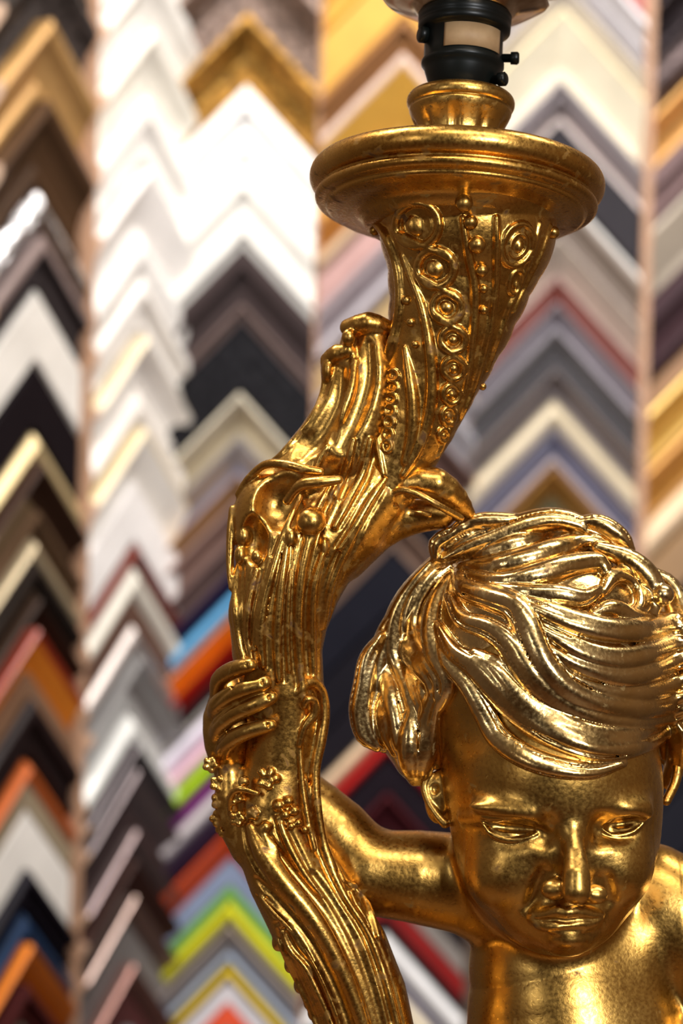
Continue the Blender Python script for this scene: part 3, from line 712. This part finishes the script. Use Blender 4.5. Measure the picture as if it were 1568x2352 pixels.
# ---------------- hair
SK = fbox(740, 1120, 1760, 2120, -420, 460, 5.0)
E(SK, 1234, 1535, 62, (300, 322, 305), 0)
E(SK, 1262, 1765, -18, (244, 285, 222), 40)
LOBES = [(935, 1640, 60, (82, 112, 110)), (955, 1705, 10, (60, 84, 90)), (1575, 1560, 80, (85, 140, 190))]
for x, y, Y, r in LOBES: E(SK, x, y, Y, r, 30)
H = fbox(760, 1140, 1740, 1960, -420, 460, 2.8)
E(H, 1234, 1528, 74, (302, 310, 308), 0)
for x, y, Y, r in LOBES: E(H, x, y, Y, r, 30)
def hp(x, y): return (780+x/1.99, 1150+y/1.99)
LOCKS = [  # radius in photo pixels, points in the close-up
 (15, [(435, 262), (440, 195), (520, 150), (620, 150)]),
 (20, [(545, 118), (640, 100), (760, 98), (860, 90)]), (18, [(480, 190), (560, 130), (640, 120)]),
 (24, [(470, 262), (560, 215), (700, 165), (850, 108), (980, 85), (1100, 112), (1170, 180)]),
 (24, [(520, 285), (700, 232), (850, 190), (1000, 165), (1120, 185), (1200, 225)]),
 (26, [(560, 305), (700, 305), (850, 275), (1000, 228), (1130, 200), (1230, 225), (1300, 290)]),
 (24, [(590, 345), (760, 372), (900, 345), (1050, 300), (1180, 285), (1215, 330)]),
 (22, [(690, 395), (850, 425), (1000, 435), (1110, 450), (1180, 410)]),
 (24, [(1080, 105), (1180, 115), (1270, 170), (1320, 225)]),
 (24, [(1180, 215), (1310, 265), (1400, 340), (1440, 430), (1420, 530)]),
 (20, [(1200, 420), (1250, 345), (1330, 350), (1380, 430), (1370, 500), (1300, 530)]),
 (22, [(1160, 520), (1240, 500), (1330, 540), (1420, 545)]),
 # left side
 (26, [(460, 250), (380, 350), (310, 450), (262, 560), (255, 680), (290, 800), (330, 900)]),
 (22, [(300, 450), (225, 570), (185, 690), (165, 800), (150, 920), (170, 1050), (210, 1120)]),
 (22, [(190, 620), (130, 720), (112, 840), (92, 960), (112, 1070), (170, 1125)]),
 (20, [(175, 700), (140, 820), (130, 950), (150, 1060), (200, 1130)]),
 (22, [(230, 620), (215, 760), (235, 880), (265, 1000), (285, 1120), (330, 1210)]),
 (20, [(215, 850), (205, 960), (225, 1060), (255, 1150)]),
 (22, [(265, 700), (300, 830), (345, 950), (375, 1080), (395, 1180), (380, 1260)]),
 (28, [(440, 880), (400, 1040), (375, 1180), (372, 1270)]),
 (28, [(340, 940), (325, 1080), (330, 1190), (345, 1270)]),
 (26, [(300, 760), (360, 860), (400, 980), (420, 1100), (440, 1200)]),
 (30, [(500, 290), (420, 350), (352, 450), (322, 560), (332, 660), (385, 750), (430, 820), (432, 900)]),
 (22, [(530, 320), (470, 400), (430, 500), (420, 600), (442, 700), (490, 790), (495, 860), (455, 950)]),
 # fringe, lowest first
 (24, [(455, 640), (500, 740), (590, 840), (660, 960), (730, 1080), (850, 1170), (1000, 1220), (1150, 1235), (1290, 1200)]),
 (28, [(450, 580), (520, 690), (620, 760), (720, 860), (820, 960), (940, 1050), (1090, 1120), (1240, 1145), (1400, 1110), (1510, 1040)]),
 (28, [(620, 700), (720, 760), (810, 860), (910, 950), (1030, 1030), (1170, 1075), (1330, 1070), (1490, 1010)]),
 (28, [(500, 440), (560, 540), (680, 585), (770, 650), (830, 740), (900, 830), (1000, 920), (1130, 985), (1290, 1015), (1500, 985), (1640, 940)]),
 (22, [(960, 750), (1080, 830), (1230, 885), (1400, 880), (1570, 825), (1680, 790)]),
 (24, [(905, 640), (1030, 735), (1150, 785), (1280, 805), (1420, 780), (1560, 725), (1660, 700)]),
 (26, [(860, 540), (1000, 625), (1130, 695), (1260, 722), (1400, 700), (1530, 650), (1640, 640)]),
 (28, [(800, 440), (950, 512), (1100, 570), (1250, 600), (1400, 592), (1530, 565), (1640, 600)]),
 (32, [(540, 310), (570, 400), (680, 440), (790, 480), (850, 560), (885, 660), (950, 780), (1040, 870), (1170, 930), (1310, 950), (1460, 935), (1580, 900), (1680, 880)]),
 # right edge
 (24, [(1460, 520), (1560, 560), (1620, 640), (1680, 760)]),
 (26, [(1500, 990), (1550, 1080), (1545, 1180), (1500, 1290)]),
 (22, [(1470, 1000), (1500, 1080), (1490, 1180)]),
 (26, [(1420, 330), (1500, 400), (1560, 520), (1600, 640)]),
]
rng = random.Random(7)
for r, pts in LOCKS:
    q = [hp(*p) for p in pts]; n = len(q)
    rad = [1.22*r*(.30+.70*math.sin(math.pi*min(1, (i+.3)/(n-.4)))**.8) for i in range(n)]
    H.line([(x, y, a) for (x, y), a in zip(q, rad)], lift=r*.16, k=2.5, src=SK, step=12, fallback=0, soft=9)
    Q = np.array(q); d = np.gradient(Q, axis=0); d /= np.linalg.norm(d, axis=1)[:, None]; nn = np.stack([-d[:, 1], d[:, 0]], 1)
    def off_line(off, rr, lf, k, mode='add'):
        z = [(Q[i][0]+nn[i][0]*rad[i]*off, Q[i][1]+nn[i][1]*rad[i]*off, max(1.0, rad[i]*rr*(1 if 0 < i < n-1 else .5))) for i in range(n)]
        H.line(z, lift=lf, k=k, mode=mode, src=SK, step=12, fallback=0, soft=9)
    s_ = rng.choice((-1, 1))
    off_line(s_*rng.uniform(.15, .4), .50, r*.85, 7)          # the crest of the lock
    off_line(-s_*rng.uniform(.35, .6), .13, r*.98, 2.5, 'sub')  # one or two combed grooves
    if rng.random() < .6: off_line(s_*.72, .12, r*.85, 2.5, 'sub')
E(H, *hp(1475, 430), -60, (26, 30, 26), 6)
build('hair', H, GOLD_HAIR, lamp, 1)

# ---------------- torch: the horn shaped head under the dish
N = fbox(700, 428, 1330, 1180, -290, 290, 2.6)
cup = [(1072, 478, 226), (1074, 520, 204), (1068, 570, 184), (1055, 640, 165), (1037, 720, 146), (1012, 800, 128), (985, 880, 110), (955, 960, 97), (922, 1040, 84), (890, 1110, 74), (860, 1160, 66)]
T(N, [(x, y, 0, r) for x, y, r in cup]); E(N, 1071, 436, 0, (256, 256, 44), 40)
def ridges(fl, base, items, lift, k):
    for it in items: fl.line(it, lift, k, src=base, step=12)
N0 = fbox(700, 428, 1330, 1180, -290, 290, 5.0); T(N0, [(x, y, 0, r) for x, y, r in cup]); E(N0, 1071, 436, 0, (256, 256, 44), 40)
ridges(N, N0, [
 [(842, 492, 9), (880, 530, 13), (905, 585, 13), (918, 650, 13), (916, 720, 13), (898, 800, 14), (862, 890, 14), (818, 965, 13), (770, 1030, 11)],
 [(925, 588, 6), (945, 640, 9), (970, 710, 10), (985, 790, 12), (992, 870, 13), (985, 950, 13), (960, 1030, 11), (925, 1090, 7)],
 [(930, 800, 6), (940, 860, 12), (948, 930, 14), (945, 1000, 13), (930, 1060, 9)],
 [(1062, 500, 5), (1075, 580, 9), (1090, 660, 10), (1088, 740, 10), (1080, 820, 9), (1066, 900, 8), (1040, 970, 7), (1005, 1050, 5)],
 [(1140, 500, 6), (1140, 580, 8), (1138, 660, 8), (1128, 740, 8), (1110, 820, 8), (1085, 900, 7), (1058, 960, 6)],
 [(1240, 515, 5), (1222, 580, 7), (1196, 650, 7), (1168, 710, 7), (1145, 780, 6), (1120, 850, 5)],
 [(1265, 520, 5), (1240, 590, 6), (1210, 650, 6), (1180, 715, 5)],
 [(872, 900, 6), (866, 960, 10), (868, 1020, 9), (880, 1090, 5)]], 2, 6)
def ring(fl, base, x, y, rx, ry, r, k=3, lift=2, a0=0, a1=360, rot=0):
    n = 18; P = []
    for i in range(n+1):
        a = math.radians(a0+(a1-a0)*i/n); u, v = rx*math.cos(a), ry*math.sin(a); c, s_ = math.cos(rot), math.sin(rot)
        P.append((x+u*c-v*s_, y+u*s_+v*c, r))
    fl.line(P, lift, k, src=base, step=10)
RG = [(958, 516, 50, 50, 7.5), (1000, 616, 42, 42, 7.5), (1026, 706, 33, 34, 7), (1040, 780, 28, 28, 6.5), (1041, 846, 24, 25, 6), (1036, 905, 19, 22, 5.5), (1029, 955, 15, 19, 5), (1018, 1000, 11, 15, 4)]
for x, y, rx, ry, r in RG:
    ring(N, N0, x, y, rx, ry, r*1.3, lift=5)
    Y = N0.hit(x, y); E(N, x, y, Y+2, (rx*.5, 12, ry*.5), 3)
    ring(N, N0, x, y, rx*.62, ry*.62, 2.4, 2, -1)
for a, b in zip(RG, RG[1:]):                      # the crossing bands between the rings
    N.line([(a[0]-a[2]*.75, a[1]+a[3]*.5, a[4]*1.2), ((a[0]+b[0])/2, (a[1]+b[1])/2+2, a[4]), (b[0]+b[2]*.75, b[1]-b[3]*.5, b[4])], 7, 3, src=N0, step=8)
ring(N, N0, 1188, 562, 34, 50, 7, rot=.35); ring(N, N0, 1190, 564, 18, 28, 4, rot=.35); ring(N, N0, 1184, 648, 14, 28, 5, rot=.3)
E(N, 1190, 564, N0.hit(1190, 564)+2, (10, 8, 16), 3); E(N, 1184, 650, N0.hit(1184, 650)+2, (6, 6, 14), 3)
# little chain strip
for i in range(7):
    y = 862+i*27; x = 902-i*2.2; r = 12.5-i*.5; yy = N0.hit(x, y)
    if yy is None: continue
    ring(N, N0, x, y, r*1.1, 13, 4.2, 2, 3)
    E(N, x, y, yy-2, (3.5, 8, 5), 2, 'sub')
build('torch_head', N, GOLD_DEEP, lamp, 1)
BD = [(1065, 467, 20), (1080, 510, 17), (1095, 562, 20), (1106, 621, 15), (1111, 663, 10), (1111, 712, 10), (1270, 534, 15), (933, 690, 11), (943, 740, 11), (953, 791, 9), (1108, 888, 9), (860, 530, 12)]
for i, (x, y, r) in enumerate(BD):
    Y = N0.hit(x, y)
    if Y is None: Y = 0
    c = PX(x, y, Y-r*.35); V, Fc = [], []; n, m = 20, 12
    for a in range(m+1):
        for b in range(n): V.append(c+r*np.array([math.sin(math.pi*a/m)*math.cos(2*math.pi*b/n), math.sin(math.pi*a/m)*math.sin(2*math.pi*b/n), math.cos(math.pi*a/m)]))
    for a in range(m):
        for b in range(n): Fc.append((a*n+b, (a+1)*n+b, (a+1)*n+(b+1) % n, a*n+(b+1) % n))
    link_mesh('bead', W(np.array(V)), Fc, GOLD, lamp)

# ---------------- torch: stem with its leaves
ST = fbox(470, 720, 1140, 2420, -260, 260, 3.0)
core = [(905, 1075, 66), (850, 1140, 86), (790, 1200, 104), (710, 1260, 118), (665, 1330, 122), (640, 1410, 116), (636, 1490, 104), (648, 1580, 96), (655, 1670, 86), (645, 1760, 82), (632, 1850, 92), (640, 1930, 100), (672, 2010, 104), (722, 2095, 112), (780, 2190, 114), (822, 2290, 112), (850, 2400, 108), (868, 2500, 100)]
S0 = fbox(470, 720, 1140, 2420, -260, 260, 5.0)
for f in (ST, S0):
    T(f, [(x, y, 0, r) for x, y, r in core])
    E(f, 625, 1200, 0, (92, 100, 130), 30)
    # big leaf rising on the left of the horn
    T(f, [(815, 768, 5, 30), (815, 850, 0, 52), (795, 940, 0, 66), (750, 1020, 0, 72), (690, 1100, 0, 78)], 20)
    T(f, [(858, 760, -20, 30), (858, 850, -30, 44), (838, 940, -30, 60), (800, 1030, -20, 74)], 20)
    # leaf that bends over to the curls
    T(f, [(800, 1290, 20, 40), (870, 1225, 20, 40), (940, 1190, 15, 40), (1010, 1180, 10, 36)], 20)
    T(f, [(905, 1130, -20, 26), (945, 1112, -40, 34), (1000, 1112, -48, 38), (1045, 1145, -30, 30), (1075, 1178, -10, 16)], 14)
# scrolled tips of the big leaf
T(ST, [(800, 752, -20, 20), (845, 742, -40, 26), (880, 752, -30, 22)], 8)
T(ST, [(752, 826, -10, 17), (775, 812, -30, 22), (800, 806, -40, 16)], 8)
E(ST, 752, 850, -20, (15, 22, 30), 6); E(ST, 800, 775, -52, (16, 14, 20), 8)
ST.line([(742, 832, 6), (744, 890, 8), (722, 950, 8), (685, 1000, 8), (640, 1050, 8), (615, 1066, 7)], 0, 4, src=S0)
ST.line([(818, 830, 5), (806, 900, 9), (775, 960, 9), (748, 1020, 8), (726, 1075, 6)], 3, 8, src=S0)
for l in ([(782, 850, 10), (770, 920, 20), (735, 990, 24), (690, 1045, 16)], [(845, 790, 8), (842, 870, 19), (818, 950, 21), (784, 1025, 12)]): ST.line(l, 2, 16, 'sub', src=S0)
ST.line([(812, 815, 6), (808, 890, 9), (782, 960, 9), (745, 1030, 7)], 2, 6, src=S0)
E(ST, 700, 1010, -90, (46, 46, 30), 20, 'sub'); E(ST, 762, 960, -88, (16, 26, 60), 12, 'sub')
# hollow under the leaf on the left, its rim and fruit
E(ST, 640, 1150, -120, (66, 76, 74), 14, 'sub'); E(ST, 580, 1240, -100, (34, 60, 60), 12, 'sub')
T(ST, [(548, 1135, -20, 9), (570, 1100, -40, 9), (608, 1068, -62, 10), (650, 1066, -92, 11), (700, 1078, -110, 11), (735, 1084, -112, 10)], 5)
T(ST, [(535, 1170, -20, 10), (530, 1220, -25, 10), (528, 1290, -30, 9), (532, 1350, -40, 9)], 6)
T(ST, [(660, 1150, -96, 11), (690, 1115, -118, 13), (730, 1108, -132, 14), (778, 1102, -130, 10)], 6)
E(ST, 718, 1160, -112, (44, 30, 34), 10, 'sub')
E(ST, 714, 1198, -112, (34, 34, 34), 3); E(ST, 714, 1235, -100, (26, 28, 30), 6)
E(ST, 668, 1235, -112, (13, 16, 22), 4); E(ST, 560, 1232, -40, (20, 26, 26), 4); E(ST, 552, 1275, -50, (14, 16, 22), 4); E(ST, 590, 1278, -84, (14, 16, 16), 4)
E(ST, 745, 1255, -108, (10, 16, 22), 4)
# edge of the leaf that bends over
T(ST, [(880, 1150, -50, 8), (915, 1128, -72, 9), (950, 1132, -88, 9), (1000, 1158, -86, 9), (1058, 1190, -56, 8)], 4)
T(ST, [(872, 1178, -42, 6), (905, 1160, -58, 7), (945, 1168, -60, 7), (985, 1184, -46, 7)], 4)
E(ST, 955, 1158, -70, (48, 26, 14), 8, 'sub')
# long veins
V1 = [
 [(770, 1100, 7), (730, 1180, 10), (700, 1280, 11), (688, 1360, 11), (684, 1450, 10), (690, 1540, 9), (700, 1620, 7)],
 [(690, 1140, 6), (655, 1220, 9), (630, 1300, 10), (608, 1380, 10), (598, 1460, 10), (604, 1530, 7)],
 [(660, 1250, 6), (648, 1330, 9), (640, 1410, 10), (636, 1480, 9), (640, 1560, 8)],
 [(590, 1310, 6), (572, 1390, 9), (568, 1460, 8), (578, 1515, 6)],
 [(548, 1290, 6), (540, 1370, 9), (545, 1450, 8), (560, 1520, 6)],
 [(620, 1280, 5), (606, 1340, 7), (590, 1420, 8), (584, 1490, 6)],
 [(740, 1275, 6), (720, 1350, 9), (716, 1440, 9), (718, 1520, 8), (720, 1570, 5)],
 [(830, 1200, 6), (790, 1270, 9), (758, 1350, 9), (742, 1440, 8)],
 [(885, 1100, 6), (850, 1150, 9), (815, 1210, 9), (780, 1260, 7)],
 [(850, 1010, 6), (835, 1080, 9), (800, 1150, 9), (768, 1210, 7)],
 [(812, 1010, 6), (795, 1080, 8), (770, 1140, 7)],
 [(668, 1310, 4), (662, 1380, 6), (660, 1460, 6), (664, 1540, 5)],
 # lower stem
 [(700, 1790, 6), (718, 1880, 9), (745, 1960, 10), (792, 2060, 9), (848, 2150, 9), (885, 2250, 9), (912, 2352, 9)],
 [(576, 1900, 12), (604, 1960, 22), (655, 2030, 26), (712, 2100, 25), (762, 2180, 21), (808, 2280, 18), (845, 2390, 15)],
 [(640, 1880, 8), (658, 1930, 11), (695, 2000, 10), (740, 2060, 5)],
 [(600, 2060, 6), (640, 2105, 9), (690, 2150, 9), (735, 2230, 9), (775, 2330, 9)],
 [(645, 2125, 8), (662, 2120, 8), (695, 2150, 9), (740, 2240, 9), (780, 2350, 8)],
 [(648, 2140, 6), (665, 2180, 9), (700, 2220, 9), (735, 2290, 9), (765, 2360, 8)],
 [(640, 2160, 7), (672, 2230, 9), (705, 2300, 9), (735, 2370, 8)],
 [(590, 1900, 5), (632, 1945, 7), (630, 1975, 7), (600, 1945, 5)],
 [(812, 2045, 6), (803, 2030, 7), (822, 2040, 8), (848, 2085, 8), (868, 2150, 7)],
 [(805, 2048, 4), (815, 2075, 6), (835, 2105, 6), (850, 2130, 4)],
]
for v in V1:
    ST.line(v, 4, 5, src=S0, step=12)
    ST.line([(x+r*1.7, y+3, r*.55) for x, y, r in v], 1, 5, 'sub', src=S0, step=12)
    ST.line([(x-r*1.6, y-3, r*.45) for x, y, r in v], 1, 5, 'sub', src=S0, step=12)
ST.line([(588, 2020, 6), (640, 2072, 14), (690, 2130, 16), (735, 2200, 16), (778, 2290, 14), (812, 2390, 10)], 0, 8, 'sub', src=S0)
ST.line([(720, 2010, 5), (765, 2075, 9), (812, 2160, 10), (850, 2260, 9), (880, 2370, 6)], -2, 14, 'sub', src=S0)
T(ST, [(1060, 1182, 0, 16), (1066, 1196, 10, 20)], 8)
# scroll on the right of the grip
T(ST, [(688, 1610, -78, 9), (692, 1582, -84, 10), (716, 1566, -70, 12), (738, 1590, -48, 13), (744, 1640, -42, 14), (736, 1700, -46, 14), (724, 1770, -50, 12), (728, 1850, -56, 11), (742, 1930, -56, 10), (770, 2000, -60, 8)], 8)
T(ST, [(698, 1622, -94, 7), (706, 1606, -98, 9), (722, 1610, -90, 9), (722, 1640, -80, 12), (700, 1668, -84, 9), (688, 1710, -80, 7)], 5)
T(ST, [(688, 1720, -76, 6), (694, 1800, -78, 7), (706, 1880, -82, 8), (722, 1950, -86, 7)], 5)
# blossoms and berries under the hand
bl = [(484, 1756, -10, 20), (500, 1800, -20, 20), (505, 1840, -20, 22), (500, 1880, -10, 20), (512, 1905, -10, 18), (540, 1830, -66, 20), (560, 1795, -80, 14), (612, 1790, -92, 20), (622, 1772, -96, 11), (600, 1772, -96, 10), (634, 1788, -92, 10), (616, 1806, -100, 10), (598, 1800, -100, 9),
      (640, 1850, -96, 14), (662, 1840, -96, 12), (676, 1862, -96, 12), (655, 1872, -104, 12), (684, 1890, -100, 10), (545, 1880, -66, 20), (580, 1868, -90, 16), (700, 1905, -96, 9), (668, 1898, -104, 9), (610, 1900, -100, 14)]
rb = random.Random(3)
T(ST, [(528, 1775, 5, 30), (532, 1830, 0, 40), (540, 1890, 0, 42), (575, 1940, 0, 50)], 14)
for x, y, Y, r in bl:
    if r < 15: E(ST, x, y, Y+6, (r, r, r), 4); continue
    E(ST, x, y, Y+10, (r*.8, r*.8, r*.8), 4)
    a0 = rb.uniform(0, 6)
    for i in range(5):                                   # petals
        a = a0+i*1.257; E(ST, x+r*.62*math.cos(a), y+r*.62*math.sin(a), Y+rb.uniform(-2, 6), (r*.42, r*.5, r*.42), 2.5)
    E(ST, x, y, Y-r*.75, (r*.3, r*.4, r*.3), 3, 'sub')
for x, y, Y, r in ((612, 1788, -112, 7), (484, 1756, -30, 8), (560, 1850, -98, 12), (606, 1868, -110, 13), (640, 1884, -112, 9), (500, 1862, -42, 8)): E(ST, x, y, Y, r, 4, 'sub')
T(ST, [(528, 1870, -50, 6), (530, 1830, -74, 7), (550, 1812, -90, 8), (590, 1822, -100, 6)], 3)
for x, y in ((628, 2098), (640, 2165), (668, 2215), (690, 2262), (712, 2300), (722, 2325)): E(ST, x-2, y, -10, (14, 22, 20), 5)
ST.line([(600, 1905, 10), (625, 1960, 12), (660, 2010, 10)], 4, 6, src=S0)
build('torch_stem', ST, GOLD_DEEP, lamp, 1)

# ---------------- below the picture: wrap, foot of the torch and plinth
zb = (BASE_Z-CZ)/S
D = Field([PX(1000, 2352)[0]-420, -420, zb-10], [PX(1640, 2352)[0]+260, 520, PX(0, 2540)[2]], 9.0)
cx0 = PX(1330, 2600)[0]
D.chain([(cx0, 90, PX(0, 2620)[2]), (cx0-20, 80, -1900), (cx0-40, 70, zb+330)], [250, 230, 210])
for i in range(14):
    a = 2*math.pi*i/14
    D.chain([(cx0+235*math.cos(a), 90+235*math.sin(a), PX(0, 2620)[2]), (cx0-20+225*math.cos(a+.3), 80+225*math.sin(a+.3), -1900), (cx0-40+205*math.cos(a+.5), 70+205*math.sin(a+.5), zb+250)], [26, 34, 30], 16)
build('drapery', D, GOLD_DEEP, lamp, 2)
def vlathe(name, prof, m, par, c, seg=96):
    V, Fc = [], []; n = len(prof)
    for i in range(seg):
        a = 2*math.pi*i/seg
        for r, z in prof: V.append((c[0]+r*math.cos(a), c[1]+r*math.sin(a), z))
    for i in range(seg):
        k = (i+1) % seg
        for j in range(n-1): Fc.append((i*n+j, k*n+j, k*n+j+1, i*n+j+1))
    return link_mesh(name, np.array(V), Fc, m, par)
pc = W(np.array([cx0-40-180, 60, zb])); bz = BASE_Z
vlathe('plinth', [(0, bz), (.125, bz), (.127, bz+.012), (.118, bz+.018), (.112, bz+.03), (.104, bz+.036), (.10, bz+.06), (.0, bz+.062)], GOLD_DEEP, lamp, pc)
foot = PX(860, 2390); rod('torch_foot', [(*PX(862, 2470), 100), (*PX(850, 2600), 80), (PX(850, 0)[0], 30, zb+330, 62)], GOLD_DEEP, lamp, 40)
# cabinet it stands on
CW = mat('cabinet_wood', (.14, .07, .03), .4, scale=14)
cb = empty('display_cabinet', (pc[0], pc[1], 0)); tag(cb, 'dark wooden cabinet carrying the gilded lamp', 'cabinet')
def cbox(name, x0, x1, y0, y1, z0, z1, m, par, bev=.004):
    bm = bmesh.new(); bmesh.ops.create_cube(bm, size=1)
    for v in bm.verts: v.co = Vector(((x0+x1)/2+v.co.x*(x1-x0), (y0+y1)/2+v.co.y*(y1-y0), (z0+z1)/2+v.co.z*(z1-z0)))
    bmesh.ops.bevel(bm, geom=bm.edges[:], offset=bev, segments=2, affect='EDGES')
    V = [tuple(v.co) for v in bm.verts]; bm.verts.index_update(); Fc = [tuple(v.index for v in f.verts) for f in bm.faces]; bm.free()
    return link_mesh(name, V, Fc, m, par, smooth=False)
X, Yc = pc[0], pc[1]
cbox('top', X-.42, X+.42, Yc-.24, Yc+.24, bz-.03, bz, CW, cb)
cbox('body', X-.39, X+.39, Yc-.21, Yc+.21, .08, bz-.03, CW, cb); cbox('toe_kick', X-.36, X+.36, Yc-.18, Yc+.18, 0, .08, CW, cb)
for sx in (-1, 1):
    d_ = cbox('door', min(X+sx*.01, X+sx*.38), max(X+sx*.01, X+sx*.38), Yc-.23, Yc-.211, .1, bz-.05, CW, cb)
    cbox('handle', min(X+sx*.03, X+sx*.045), max(X+sx*.03, X+sx*.045), Yc-.25, Yc-.231, .45, .58, SILVERED, d_, .002)
